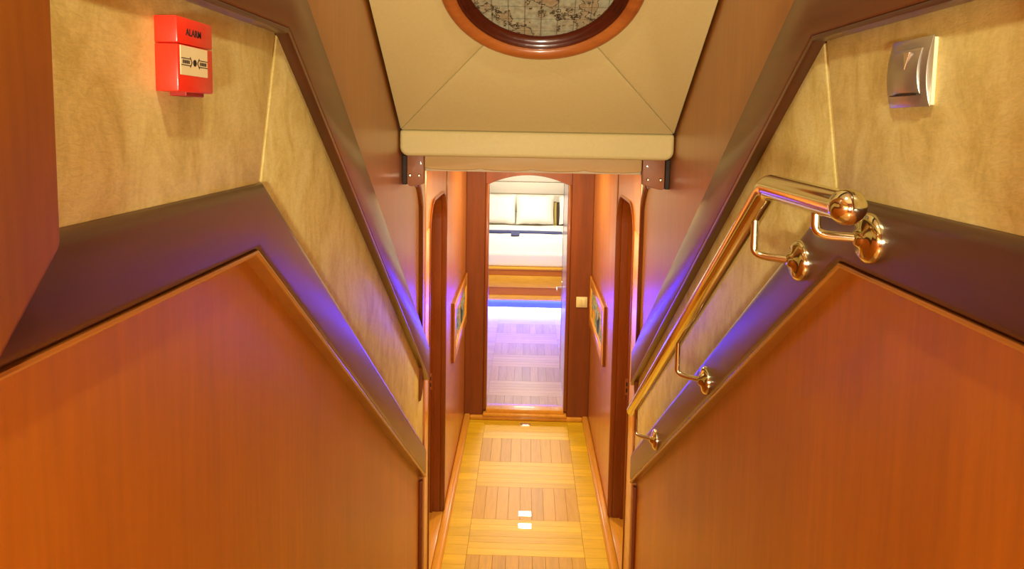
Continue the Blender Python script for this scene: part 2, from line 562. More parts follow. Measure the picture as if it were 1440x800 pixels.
pts = [(x, 2.03, z) for (x, z) in roundrect_low(LX0, LX1, 2.293, 2.374, 0.028)]
obj('fascia_roll', prism(pts, (0, 0.06, 0), 0.012, 3, 50), M['lid'], ceil_l, smooth=True)
vx = [-0.318, -0.143, 0.018, 0.182, 0.360]
low = []
for i in range(4):
    for k in range(10):
        t = k / 10.0
        xx = vx[i] + (vx[i + 1] - vx[i]) * t
        low.append((xx, 2.2475 + 0.006 * (1 - math.sin(math.pi * t) ** 0.6)))
low.append((vx[4], 2.2535))
pts = [(vx[0], 2.10, 2.33)] + [(x, 2.10, z) for (x, z) in low] + [(vx[4], 2.10, 2.33)]
obj('scalloped_valance', prism(pts, (0, 0.05, 0), 0.005, 2, 50), M['valance'], ceil_l, smooth=True)
for s in (-1, 1):
    x0, x1 = (-0.372, -0.319) if s < 0 else (0.362, 0.431)
    if s < 0:
        pl = [(x0, 2.33)] + arc(x0 + 0.012, 2.207, 0.012, 180, 270, 5) + [(x1 - 0.02, 2.197), (x1, 2.203), (x1, 2.33)]
    else:
        pl = [(x0, 2.33), (x0, 2.213), (x0 + 0.02, 2.207), (x0 + 0.05, 2.199)] + arc(x1 - 0.008, 2.206, 0.008, 270, 360, 5) + [(x1, 2.33)]
    pt = obj('end_plate', prism([(x, 2.10, z) for (x, z) in pl], (0, 0.022, 0), 0.003, 2, 50), M['plate'], ceil_l, smooth=True)
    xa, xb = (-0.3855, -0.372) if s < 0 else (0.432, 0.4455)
    obj('gap_shade', box(xa, xb, 2.095, 2.14, 2.200, 2.292, 0.002), M['dark'], ceil_l)  # shade in the gap beside the plate, drawn as a dark block
    for xs in ((-0.362, -0.333) if s < 0 else (0.379, 0.418)):
        obj('screw', lathe([(0, 0.0035), (0.003, 0.0035), (0.0055, 0.001), (0.0055, -0.002)], (xs, 2.10, 2.229), (0, -1, 0), 12), M['steel_s'], pt, smooth=True)
# dark shade blocks between the plates and the side walls
obj('soffit', box(LX0, LX1, 2.16, 2.60, 2.262, 2.29), M['ceil'], ceil_l)

win = empty('round_map_window', lid(CXL, CUL - 0.24, 0))
tag(win, 'round wooden ring framing an old world map in the sloping ceiling', 'map window')
N3 = UN
prof = [(0.240, -0.004), (0.240, 0.006), (0.236, 0.014), (0.229, 0.018), (0.221, 0.018), (0.213, 0.015), (0.207, 0.010), (0.204, 0.004), (0.204, -0.010)]
obj('outer_ring', lathe(prof, lid(CXL, CUL), N3, 64), M['ringwood'], win, smooth=True)
prof = [(0.206, -0.010), (0.206, 0.006), (0.202, 0.008), (0.197, 0.006), (0.193, 0.000), (0.189, -0.006), (0.184, -0.009), (0.178, -0.0105), (0.176, -0.030)]
obj('inner_ring', lathe(prof, lid(CXL, CUL), N3, 64), M['ringdark'], win, smooth=True)


def map_material():
    mt, nt, b = newmat('antique map print')
    N, L = nt.nodes, nt.links
    uv = N.new('ShaderNodeUVMap')
    n1 = N.new('ShaderNodeTexNoise')
    n1.inputs['Scale'].default_value = 4.2
    n1.inputs['Detail'].default_value = 5
    n1.inputs['Roughness'].default_value = 0.62
    L.new(uv.outputs['UV'], n1.inputs['Vector'])
    # coast lines: narrow band round the noise mid level
    sb = N.new('ShaderNodeMath'); sb.operation = 'SUBTRACT'; sb.inputs[1].default_value = 0.53
    L.new(n1.outputs['Fac'], sb.inputs[0])
    ab = N.new('ShaderNodeMath'); ab.operation = 'ABSOLUTE'
    L.new(sb.outputs[0], ab.inputs[0])
    cl = N.new('ShaderNodeMapRange')
    cl.inputs['From Min'].default_value = 0.004
    cl.inputs['From Max'].default_value = 0.018
    cl.inputs['To Min'].default_value = 0.12
    L.new(ab.outputs[0], cl.inputs['Value'])
    # graticule
    sp = N.new('ShaderNodeSeparateXYZ')
    L.new(uv.outputs['UV'], sp.inputs[0])
    fac = cl.outputs['Result']
    for ax, freq, dark in (('X', 9.0, 0.45), ('Y', 9.0, 0.62)):
        mu = N.new('ShaderNodeMath'); mu.operation = 'MULTIPLY'; mu.inputs[1].default_value = freq
        L.new(sp.outputs[ax], mu.inputs[0])
        fr = N.new('ShaderNodeMath'); fr.operation = 'FRACT'
        L.new(mu.outputs[0], fr.inputs[0])
        s2 = N.new('ShaderNodeMath'); s2.operation = 'SUBTRACT'; s2.inputs[1].default_value = 0.5
        L.new(fr.outputs[0], s2.inputs[0])
        a2 = N.new('ShaderNodeMath'); a2.operation = 'ABSOLUTE'
        L.new(s2.outputs[0], a2.inputs[0])
        r2 = N.new('ShaderNodeMapRange')
        r2.inputs['From Min'].default_value = 0.012
        r2.inputs['From Max'].default_value = 0.05
        r2.inputs['To Min'].default_value = dark
        L.new(a2.outputs[0], r2.inputs['Value'])
        mm = N.new('ShaderNodeMath'); mm.operation = 'MULTIPLY'
        L.new(fac, mm.inputs[0]); L.new(r2.outputs['Result'], mm.inputs[1])
        fac = mm.outputs[0]
    land = N.new('ShaderNodeValToRGB')
    e = land.color_ramp.elements
    e[0].position = 0.42; e[0].color = (0.42, 0.46, 0.33, 1)
    e[1].position = 0.62; e[1].color = (0.38, 0.30, 0.17, 1)
    L.new(n1.outputs['Fac'], land.inputs['Fac'])
    n3 = N.new('ShaderNodeTexNoise'); n3.inputs['Scale'].default_value = 26; n3.inputs['Detail'].default_value = 4
    L.new(uv.outputs['UV'], n3.inputs['Vector'])
    r3 = N.new('ShaderNodeMapRange'); r3.inputs['From Min'].default_value = 0.3; r3.inputs['From Max'].default_value = 0.7
    r3.inputs['To Min'].default_value = 0.7; r3.inputs['To Max'].default_value = 1.15
    L.new(n3.outputs['Fac'], r3.inputs['Value'])
    m2 = N.new('ShaderNodeMath'); m2.operation = 'MULTIPLY'
    L.new(fac, m2.inputs[0]); L.new(r3.outputs['Result'], m2.inputs[1])
    sc2 = N.new('ShaderNodeVectorMath'); sc2.operation = 'SCALE'
    L.new(land.outputs['Color'], sc2.inputs[0]); L.new(m2.outputs[0], sc2.inputs['Scale'])
    L.new(sc2.outputs['Vector'], b.inputs['Base Color'])
    b.inputs['Roughness'].default_value = 0.35
    return mt


bm = lathe([(0, -0.013), (0.181, -0.013), (0.181, -0.020)], lid(CXL, CUL), N3, 64)
uvl = bm.loops.layers.uv.new('UVMap')
c0 = lid(CXL, CUL)
for f in bm.faces:
    for lp_ in f.loops:
        d = lp_.vert.co - c0
        lp_[uvl].uv = (0.5 + d.x / 0.36, 0.5 + d.dot(UU) / 0.36)
obj('map_print', bm, map_material(), win)


def text(body, size, mtx, mat, parent, name='lettering', bold=0.0):
    cu_ = bpy.data.curves.new('txt', 'FONT')
    cu_.body = body
    cu_.size = size
    cu_.align_x = 'CENTER'
    cu_.align_y = 'CENTER'
    cu_.extrude = 0.0002
    cu_.offset = bold
    cu_.resolution_u = 3
    o = bpy.data.objects.new('txt', cu_)
    col.objects.link(o)
    dg = bpy.context.evaluated_depsgraph_get()
    me = bpy.data.meshes.new_from_object(o.evaluated_get(dg))
    bm_ = bmesh.new()
    bm_.from_mesh(me)
    bpy.data.objects.remove(o)
    bpy.data.meshes.remove(me)
    bm_.transform(mtx)
    return obj(name, bm_, mat, parent)


def frame_mtx(xa, ya, za, loc):
    mm = Matrix((Vector(xa), Vector(ya), Vector(za))).transposed().to_4x4()
    mm.translation = Vector(loc)
    return mm


# map lettering runs up the print
for body, size, x, u in (('O I D', 0.017, 0.072, CUL - 0.105), ('B', 0.016, 0.118, CUL - 0.110), ('O C E', 0.014, -0.075, CUL - 0.10)):
    text(body, size, frame_mtx(UU, -UX, UN, lid(x, u, -0.0126)), M['ink'], win)

# ------------------------------------------------------------------ corridor shell
CZ = 2.24


def arch_open(y0, y1, z, r, n=8):
    """opening outline from foot to foot, rounded at the head: (y, z)"""
    return [(y0, 0.0)] + arc(y0 + r, z - r, r, 180, 90, n) + arc(y1 - r, z - r, r, 90, 0, n) + [(y1, 0.0)]


for s in (-1, 1):
    y0, y1 = DOOR_Y if s < 0 else (3.30, 3.92)
    op = arch_open(y0, y1, 2.005, 0.17)
    poly = [(Y_END + 0.03, 0)] + op + [(Y_CAB + 0.03, 0), (Y_CAB + 0.03, CZ), (Y_END + 0.03, CZ)]
    cw = struct(obj('wall_corridor_' + SIDE[s], prism([(CW[s], y, z) for (y, z) in poly], (s * 0.03, 0, 0)), M['corr']),
                'pale varnished corridor wall on the %s with a round-headed doorway' % SIDE[s])
    # bead round the doorway and the upright panel bead beside it
    ring_o = arch_open(y0 - 0.004, y1 + 0.004, 2.009, 0.172)
    ring_i = arch_open(y0 + 0.010, y1 - 0.010, 1.995, 0.162)
    bm = prism([(CW[s] - s * 0.008, y, z) for (y, z) in ring_o + ring_i[::-1]], (s * 0.03, 0, 0), 0.003, 2, 50)
    obj('doorway_bead', bm, M['jamb'], cw, smooth=True)
    obj('panel_bead', box(min(CW[s], CW[s] - s * 0.006), max(CW[s], CW[s] - s * 0.006), y1 + 0.012, y1 + 0.03, 0.03, CZ, 0.003), M['jamb'], cw, smooth=True)
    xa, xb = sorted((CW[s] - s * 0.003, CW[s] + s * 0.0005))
    obj('lit_wall_strip', box(xa, xb, Y_END + 0.05, y0 - 0.006, 0.045, 1.88, 0.001), M['golden'], cw)  # warm lamp light on this bit of wall, put into a golden colour
    # door lining, stop, closed leaf
    lo_ = arch_open(y0 - 0.004, y1 + 0.004, 2.005, 0.17)
    li_ = arch_open(y0 + 0.014, y1 - 0.014, 1.987, 0.155)
    dn = 1 if s < 0 else 2
    dr = struct(obj('door_%d' % dn, prism([(CW[s] + s * 0.022, y, z) for (y, z) in lo_ + li_[::-1]], (s * 0.12, 0, 0), 0.002, 1, 50), M['jamb']),
                'dark wood lined doorway on the %s of the corridor' % SIDE[s])
    si_ = arch_open(y0 + 0.026, y1 - 0.026, 1.975, 0.145)
    obj('door_stop', prism([(CW[s] + s * 0.066, y, z) for (y, z) in li_ + si_[::-1]], (s * 0.03, 0, 0), 0.002, 1, 50), M['jamb'], dr)
    obj('door_leaf', prism([(CW[s] + s * 0.10, y, z) for (y, z) in li_], (s * 0.03, 0, 0)), M['panel'], dr)
    sx = CW[s] + s * 0.082
    sp_ = obj('strike_plate', box(sx - 0.011, sx + 0.011, y1 - 0.029, y1 - 0.0255, 0.80, 0.90, 0.001), M['steel_s'], dr)
    for zz in (0.83, 0.868):
        obj('latch_hole', box(sx - 0.006, sx + 0.006, y1 - 0.0295, y1 - 0.0287, zz - 0.012, zz + 0.012), M['dark'], sp_)
    # skirting bead along the foot of the wall
    xa, xb = sorted((CW[s], CW[s] - s * 0.052))
    struct(obj('baseboard_' + SIDE[s], box(xa, xb, Y_END + 0.04, Y_CAB - 0.002, 0.0, 0.042, 0.016, 4), M['golden'], smooth=True),
           'golden rounded skirting along the foot of the %s corridor wall' % SIDE[s])
    xa, xb = sorted((CW[s] - s * 0.0, CW[s] + s * 0.14))
    struct(obj('trim_%d' % dn, box(xa, xb, y0 - 0.0, y1 + 0.0, -0.02, 0.028, 0.006), M['golden'], smooth=True), 'golden sill board in the %s doorway' % SIDE[s])
struct(obj('ceiling_corridor', box(-0.50, 0.58, 2.16, Y_CAB + 0.05, CZ, CZ + 0.04), M['ceil']), 'cream ceiling of the corridor')

# corridor floor: subfloor with teak blocks of strips laid alternately
fl = struct(obj('floor', box(-0.62, 0.70, 2.45, Y_CAB + 0.02, -0.05, -0.012), M['dark']), 'golden teak parquet floor of the corridor')
XC0, XC1 = -0.290, 0.368
rows = [5.298, 4.957, 4.602, 4.268, 3.903, 3.560, 3.215, 2.87, 2.62]


def plank(x0, x1, y0, y1, z, mat, parent, g=0.0006):
    obj('plank', box(x0 + g, x1 - g, y0 + g, y1 - g, z - 0.012, z, 0.0005, 1), mat, parent)


for i in range(len(rows) - 1):
    y1, y0 = rows[i], rows[i + 1]
    if i % 2 == 0:
        n = 6
        for k in range(n):
            plank(XC0, XC1, y0 + (y1 - y0) * k / n, y0 + (y1 - y0) * (k + 1) / n, 0.0, M['plank_x'], fl)
    else:
        n = 9
        for k in range(n):
            plank(XC0 + (XC1 - XC0) * k / n, XC0 + (XC1 - XC0) * (k + 1) / n, y0, y1, 0.0, M['plank_y'], fl)
    for (xa, xb) in ((CW[-1] + 0.003, XC0), (XC1, CW[1] - 0.003)):
        n = 4
        for k in range(n):
            plank(xa, xb, y0 + (y1 - y0) * k / n, y0 + (y1 - y0) * (k + 1) / n, 0.0, M['plank_x'], fl)

# flush lift latches let into the floor boards
for (yy, lab) in ((5.20, 'small bright lift latch in the floor near the cabin sill'), (3.965, 'bright lift latch in the floor just beyond the crosswise joint'), (3.838, 'bright lift latch in the floor just before the crosswise joint')):
    e = empty('floor_latch', (0.034, yy, 0.0))
    tag(e, lab, 'latch', 'lift latches in the corridor floor')
    obj('base_plate', box(-0.005, 0.073, yy - 0.026, yy + 0.026, -0.004, 0.0025, 0.001), M['chrome'], e)
    obj('lift_ring', box(0.012, 0.056, yy - 0.012, yy + 0.012, 0.0025, 0.006, 0.0015), M['chrome'], e)
    for xx in (0.001, 0.067):
        obj('screw', lathe([(0, 0.0042), (0.003, 0.0038), (0.0042, 0.0024)], (xx, yy, 0), (0, 0, 1), 8), M['steel_s'], e)

# ------------------------------------------------------------------ cabin bulkhead with the arched doorway
DX0, DX1, DZ, DPK = -0.285, 0.338, 1.915, 1.988
SILL = 0.092
we = struct(obj('wall_end', prism([(CW[-1] - 0.03, Y_CAB, 0), (DX0 - 0.01, Y_CAB, 0), (DX0 - 0.01, Y_CAB, DZ)] + [(DX0 - 0.01 + (DX1 - DX0 + 0.02) * t / 16, Y_CAB, DZ + (DPK + 0.008 - DZ) * (1 - (2 * t / 16 - 1) ** 2)) for t in range(17)][1:-1] + [(DX1 + 0.01, Y_CAB, DZ), (DX1 + 0.01, Y_CAB, 0), (CW[1] + 0.03, Y_CAB, 0), (CW[1] + 0.03, Y_CAB, CZ), (CW[-1] - 0.03, Y_CAB, CZ)], (0, 0.06, 0)), M['endwall']),
            'dark red wood bulkhead at the end of the corridor')
for (xa, xb) in ((CW[-1] + 0.002, DX0 - 0.03), (DX1 + 0.03, CW[1] - 0.002)):
    obj('upright_board', box(xa, xb, Y_CAB - 0.012, Y_CAB, 0.03, CZ - 0.002, 0.002), M['endwall'], we)
for (xa, xb) in ((DX0 - 0.027, DX0), (DX1, DX1 + 0.027)):
    obj('door_casing', box(xa, xb, Y_CAB - 0.016, Y_CAB + 0.062, 0.08, DZ, 0.004), M['jamb'], we, smooth=True)
ap = [(DX0 + (DX1 - DX0) * t / 20, DZ + (DPK - DZ) * (1 - (2 * t / 20 - 1) ** 2)) for t in range(21)]
hp = [(DX0 - 0.027, DZ)] + ap + [(DX1 + 0.027, DZ), (DX1 + 0.027, 2.10), (DX0 - 0.027, 2.10)]
obj('arched_header', prism([(x, Y_CAB - 0.016, z) for (x, z) in hp], (0, 0.078, 0), 0.002, 1, 60), M['jamb'], we)
struct(obj('trim_3', box(DX0 - 0.025, DX1 + 0.025, Y_CAB - 0.05, Y_CAB + 0.02, 0.036, 0.062, 0.008, 3), M['golden'], smooth=True), 'golden lower step of the cabin door sill')
struct(obj('trim_4', box(DX0 - 0.002, DX1 + 0.002, Y_CAB - 0.03, Y_CAB + 0.08, 0.060, SILL, 0.006, 3), M['golden'], smooth=True), 'golden upper step of the cabin door sill')
struct(obj('baseboard_end', box(CW[-1] + 0.05, CW[1] - 0.05, Y_CAB - 0.035, Y_CAB - 0.003, 0.0, 0.034, 0.010, 3), M['golden'], smooth=True), 'golden skirting across the foot of the bulkhead')

# ------------------------------------------------------------------ cabin (bedroom)
BX0, BX1, BY1, BZ, BF = -1.55, 1.62, 11.15, 2.12, 0.08
bf = struct(obj('floor_cabin', box(BX0, BX1, Y_CAB + 0.06, BY1, 0.02, BF - 0.012), M['dark']), 'pale plank floor of the cabin')
yr = 5.40
i = 0
edges = [5.36, 5.572, 5.905, 6.26, 6.596, 6.947, 7.29, 7.635, 7.98, 8.32, 8.62]
for i in range(len(edges) - 1):
    y0, y1 = edges[i], edges[i + 1]
    if i % 2 == 0:
        n = 9
        for k in range(n):
            plank(XC0 + (XC1 - XC0) * k / n, XC0 + (XC1 - XC0) * (k + 1) / n, y0, y1, BF, M['bedplank'], bf)
    else:
        n = 5
        for k in range(n):
            plank(XC0, XC1, y0 + (y1 - y0) * k / n, y0 + (y1 - y0) * (k + 1) / n, BF, M['bedplank_x'], bf)
    for (xa, xb) in ((BX0, XC0 - 0.55), (XC0 - 0.55, XC0), (XC1, XC1 + 0.55), (XC1 + 0.55, BX1)):
        plank(xa, xb, y0, (y0 + y1) / 2, BF, M['bedplank_x'], bf)
        plank(xa, xb, (y0 + y1) / 2, y1, BF, M['bedplank_x'], bf)
struct(obj('wall_cabin_left', box(BX0 - 0.04, BX0, Y_CAB + 0.06, BY1, 0.0, BZ), M['plaster']), 'pale lined wall on the left of the cabin')
struct(obj('wall_cabin_right', box(BX1, BX1 + 0.04, Y_CAB + 0.06, BY1, 0.0, BZ), M['plaster']), 'pale lined wall on the right of the cabin')
struct(obj('wall_cabin_far', box(BX0 - 0.04, BX1 + 0.04, BY1, BY1 + 0.04, 0.0, BZ), M['plaster']), 'pale lined wall behind the bed')
struct(obj('wall_cabin_front', merge(merge(box(BX0 - 0.04, CW[-1] - 0.03, Y_CAB + 0.02, Y_CAB + 0.06, 0, BZ), box(CW[1] + 0.03, BX1 + 0.04, Y_CAB + 0.02, Y_CAB + 0.06, 0, BZ)), box(CW[-1] - 0.03, CW[1] + 0.03, Y_CAB + 0.061, Y_CAB + 0.063, DPK + 0.02, BZ)), M['plaster']), 'pale wall on the cabin side of the bulkhead')
struct(obj('ceiling_cabin', box(BX0 - 0.04, BX1 + 0.04, Y_CAB + 0.06, BY1 + 0.04, BZ, BZ + 0.04), M['plaster']), 'pale ceiling of the cabin')

# cabin door standing open
leaf_pts = [(0.0, SILL + 0.006), (0.80, SILL + 0.006), (0.80, 1.86), (0.72, 1.895), (0.0, 1.90)]
hx, hy = 0.346, 5.375
ang = math.radians(-0.6)


def leaf(t, d, z):
    """t along the door from its hinge, d out of its face (towards the corridor axis)"""
    return Vector((hx + math.sin(-ang) * t - math.cos(ang) * d, hy + math.cos(ang) * t - math.sin(-ang) * d, z))


d3 = struct(obj('door_3', prism([leaf(t, -0.036, z) for (t, z) in leaf_pts], leaf(0, 0.0, 0) - leaf(0, -0.036, 0), 0.003), M['doorw']), 'pale cabin door standing open against the right')
hd = obj('door_handle', tube([leaf(0.74, 0, 0.895), leaf(0.74, 0.040, 0.895), leaf(0.735, 0.048, 0.895), leaf(0.72, 0.050, 0.895), leaf(0.63, 0.050, 0.890)], 0.0075, 10), M['chrome'], d3, smooth=True)
obj('escutcheon', prism([leaf(0.715, 0, 0.80), leaf(0.765, 0, 0.80), leaf(0.765, 0, 0.95), leaf(0.715, 0, 0.95)], leaf(0, 0.006, 0) - leaf(0, 0, 0), 0.002), M['chrome'], d3)
obj('edge_strip', prism([leaf(0.795, -0.037, SILL + 0.01), leaf(0.802, -0.037, SILL + 0.01), leaf(0.802, -0.037, 1.85), leaf(0.795, -0.037, 1.85)], leaf(0, 0.039, 0) - leaf(0, 0, 0)), M['dark'], d3)

# bed
bed = empty('bed', (0.03, 9.6, BF))
tag(bed, 'teak fronted bed on a blue lit plinth in the cabin', 'bed')
X0, X1 = -1.0, 1.06
YF = 8.32
obj('plinth', box(X0 + 0.08, X1 - 0.08, YF + 0.40, 10.95, BF, 0.20), M['bedr'], bed)
obj('bottom_rail', box(X0, X1, YF - 0.012, YF + 0.03, 0.175, 0.240, 0.006), M['bedw'], bed, smooth=True)
obj('lower_board', box(X0, X1, YF, YF + 0.03, 0.240, 0.338, 0.002), M['bedr'], bed)
obj('drawer_front', box(X0 + 0.01, X1 - 0.01, YF - 0.010, YF + 0.03, 0.340, 0.490, 0.004), M['bedw'], bed, smooth=True)
obj('upper_board', box(X0, X1, YF, YF + 0.03, 0.492, 0.565, 0.002), M['bedr'], bed)
obj('bed_deck', box(X0, X1, YF - 0.015, 10.98, 0.566, 0.592, 0.008), M['bedw'], bed, smooth=True)
for (xa, xb) in ((X0, X0 + 0.03), (X1 - 0.03, X1)):
    obj('side_board', box(xa, xb, YF + 0.03, 10.95, 0.18, 0.566), M['bedr'], bed)
obj('underside', box(X0 + 0.03, X1 - 0.03, YF + 0.03, 10.95, 0.18, 0.20), M['bedr'], bed)
hb = empty('headboard', (0.03, 11.05, 0.592))
tag(hb, 'cream padded headboard in horizontal bands behind the pillows', 'headboard')
for (za, zb_) in ((0.592, 0.93), (0.935, 1.225), (1.23, 1.425), (1.43, 1.74)):
    obj('padded_band', box(X0 - 0.1, X1 + 0.1, 11.03, 11.145, za, zb_, 0.018, 3), M['headb'], hb, smooth=True)

# under-bed LED strip
MLED = plain('blue led', (0.004, 0.004, 0.02), emis=(0.0012, 0.0016, 1.0), estr=70.0)
ls = tag(obj('led_strip', box(X0 + 0.1, X1 - 0.1, YF + 0.016, YF + 0.024, 0.084, 0.174), MLED), 'blue light strip glowing under the front edge of the bed', 'light strip')
ld = bpy.data.lights.new('led_glow', 'AREA')
ld.shape = 'RECTANGLE'
ld.size = 1.8
ld.size_y = 0.018
ld.energy = E_LED
ld.color = LEDC
lo = bpy.data.objects.new('led_glow', ld)
col.objects.link(lo)
lo.location = (0.03, YF + 0.002, 0.170)
lo.rotation_euler = (math.radians(-12), 0, 0)


def soft_slab(x0, x1, y0, y1, z0, z1, r, nx=18, ny=18, amp=0.006, seed=1):
    rnd = random.Random(seed)
    bm = box(x0, x1, y0, y1, z0, z1)
    bmesh.ops.subdivide_edges(bm, edges=bm.edges[:], cuts=9, use_grid_fill=True)
    ph = [rnd.uniform(0, 6.28) for _ in range(6)]
    cx, cy, cz = (x0 + x1) / 2, (y0 + y1) / 2, (z0 + z1) / 2
    hx_, hy_, hz_ = (x1 - x0) / 2, (y1 - y0) / 2, (z1 - z0) / 2
    for v in bm.verts:
        p = v.co
        q = Vector((min(max(p.x, x0 + r), x1 - r), min(max(p.y, y0 + r), y1 - r), min(max(p.z, z0 + r), z1 - r)))
        d = p - q
        if d.length > 1e-6:
            p = q + d.normalized() * r
        wv = amp * (math.sin(p.x * 7 + ph[0]) + math.sin(p.y * 6 + ph[1] + p.x * 3) + 0.6 * math.sin(p.x * 15 + p.y * 11 + ph[2]))
        if p.z > cz:
            p.z += wv
        v.co = p
    return bm


tag(obj('mattress', soft_slab(X0 + 0.05, X1 - 0.05, YF + 0.10, 10.98, 0.594, 0.715, 0.03, amp=0.0), M['white'], smooth=True, base=True), 'white mattress lying on the teak bed deck', 'mattress')
dv = soft_slab(X0 + 0.03, X1 - 0.03, YF + 0.05, 9.92, 0.719, 0.762, 0.02, amp=0.003, seed=3)
merge(dv, soft_slab(X0 + 0.03, X1 - 0.03, YF + 0.045, YF + 0.095, 0.594, 0.755, 0.02, amp=0.0, seed=4))
tag(obj('duvet', dv, M['white'], smooth=True, base=True), 'white duvet spread over the foot of the bed', 'duvet')
tag(obj('folded_sheet', soft_slab(X0 + 0.04, X1 - 0.04, 10.13, 10.62, 0.722, 0.782, 0.026, amp=0.004, seed=5), M['white'], smooth=True, base=True), 'white sheet folded back in front of the pillows', 'sheet')
th = empty('throw', (0.0, 10.0, 0.75))
tag(th, 'navy throw folded across the middle of the white bed', 'throw')
obj('folded_band', soft_slab(-0.60, 0.56, 9.935, 10.125, 0.718, 0.776, 0.016, amp=0.002, seed=8), M['navy'], th, smooth=True)
obj('hanging_end', soft_slab(-0.20, -0.075, 9.62, 9.955, 0.7705, 0.781, 0.004, amp=0.001, seed=9), M['navy'], th, smooth=True)


def pillow(cx, cy, cz, wd, ht, tk, lean, seed=0, n=14, roty=0.0):
    bm = bmesh.new()
    rnd = random.Random(seed)
    a, b_, c_ = rnd.uniform(0, 6), rnd.uniform(0, 6), rnd.uniform(0, 6)
    grids = []
    for sgn in (1, -1):
        gr = []
        for j in range(n + 1):
            row = []
            for i_ in range(n + 1):
                u = 2 * i_ / n - 1
                v = 2 * j / n - 1
                pu = u * (1 - 0.06 * (1 - v * v) * abs(u) ** 3 * -1 - 0.05)
                h = max(0.0, (1 - u ** 4) * (1 - v ** 4)) ** 0.55
                x = u * wd / 2 * (0.96 + 0.04 * v * v * u * u)
                z = v * ht / 2 * (0.96 + 0.05 * u * u * v * v)
                y = sgn * tk / 2 * h * (1 + 0.06 * math.sin(4 * u + a) + 0.05 * math.sin(5 * v + b_))
                edge = (i_ in (0, n) or j in (0, n))
                z += 0.004 * math.sin(9 * u + c_)
                row.append((x, 0.0 if edge else y, z))
            gr.append(row)
        grids.append(gr)
    cl_, sl_ = math.cos(lean), math.sin(lean)

    def tr(p):
        x, y, z = p
        x, z = x * math.cos(roty) - z * math.sin(roty), x * math.sin(roty) + z * math.cos(roty)
        return (cx + x, cy + y * cl_ + z * sl_, cz - y * sl_ + z * cl_)
    key = {}

    def vert(k, i_, j):
        e = (i_ in (0, n) or j in (0, n))
        kk = (0 if e else k, i_, j)
        if kk not in key:
            key[kk] = bm.verts.new(tr(grids[k][j][i_]))
        return key[kk]
    for k in (0, 1):
        for j in range(n):
            for i_ in range(n):
                bm.faces.new((vert(k, i_, j), vert(k, i_ + 1, j), vert(k, i_ + 1, j + 1), vert(k, i_, j + 1)))
    return bm


tag(obj('pillow', pillow(-0.455, 10.72, 1.015, 0.60, 0.48, 0.17, 0.36, 1), M['white'], smooth=True, base=True), 'white pillow leaning on the headboard at the left of the bed', 'pillow', 'white pillows on the bed')
tag(obj('pillow', pillow(0.158, 10.72, 1.015, 0.60, 0.48, 0.18, 0.36, 2), M['white'], smooth=True, base=True), 'white pillow leaning on the headboard in the middle of the bed', 'pillow', 'white pillows on the bed')
tag(obj('pillow', pillow(0.81, 10.70, 1.015, 0.54, 0.46, 0.15, 0.34, 3), M['white'], smooth=True, base=True), 'white pillow half hidden behind the open cabin door', 'pillow', 'white pillows on the bed')
cs = empty('cushion', (0.56, 10.8, 0.78))
tag(cs, 'dark brown and gold cushion beside the white pillows', 'cushion')
obj('cover', pillow(0.63, 10.84, 0.935, 0.32, 0.41, 0.10, 0.36, 5), M['brown'], cs, smooth=True)
obj('gold_band', pillow(0.485, 10.80, 0.935, 0.05, 0.41, 0.05, 0.36, 6), M['gold'], cs, smooth=True)

# ------------------------------------------------------------------ framed pictures in the corridor
def art_material():
    mt, nt, b = newmat('painting')
    N, L = nt.nodes, nt.links
    uv = N.new('ShaderNodeUVMap')
    n1 = N.new('ShaderNodeTexNoise'); n1.inputs['Scale'].default_value = 3.2; n1.inputs['Detail'].default_value = 3
    n1.inputs['Distortion'].default_value = 1.2
    L.new(uv.outputs['UV'], n1.inputs['Vector'])
    rp = N.new('ShaderNodeValToRGB')
    e = rp.color_ramp.elements
    cols = [(0.30, (0.03, 0.05, 0.10)), (0.40, (0.10, 0.22, 0.45)), (0.47, (0.55, 0.62, 0.60)), (0.52, (0.05, 0.42, 0.22)), (0.58, (0.80, 0.30, 0.04)), (0.66, (0.85, 0.68, 0.06)), (0.75, (0.10, 0.10, 0.14))]
    e[0].position, e[0].color = cols[0][0], (*cols[0][1], 1)
    e[1].position, e[1].color = cols[-1][0], (*cols[-1][1], 1)
    for p, c in cols[1:-1]:
        k = e.new(p); k.color = (*c, 1)
    L.new(n1.outputs['Fac'], rp.inputs['Fac'])
    L.new(rp.outputs['Color'], b.inputs['Base Color'])
    b.inputs['Roughness'].default_value = 0.75
    b.inputs['Specular IOR Level'].default_value = 0.2
    return mt


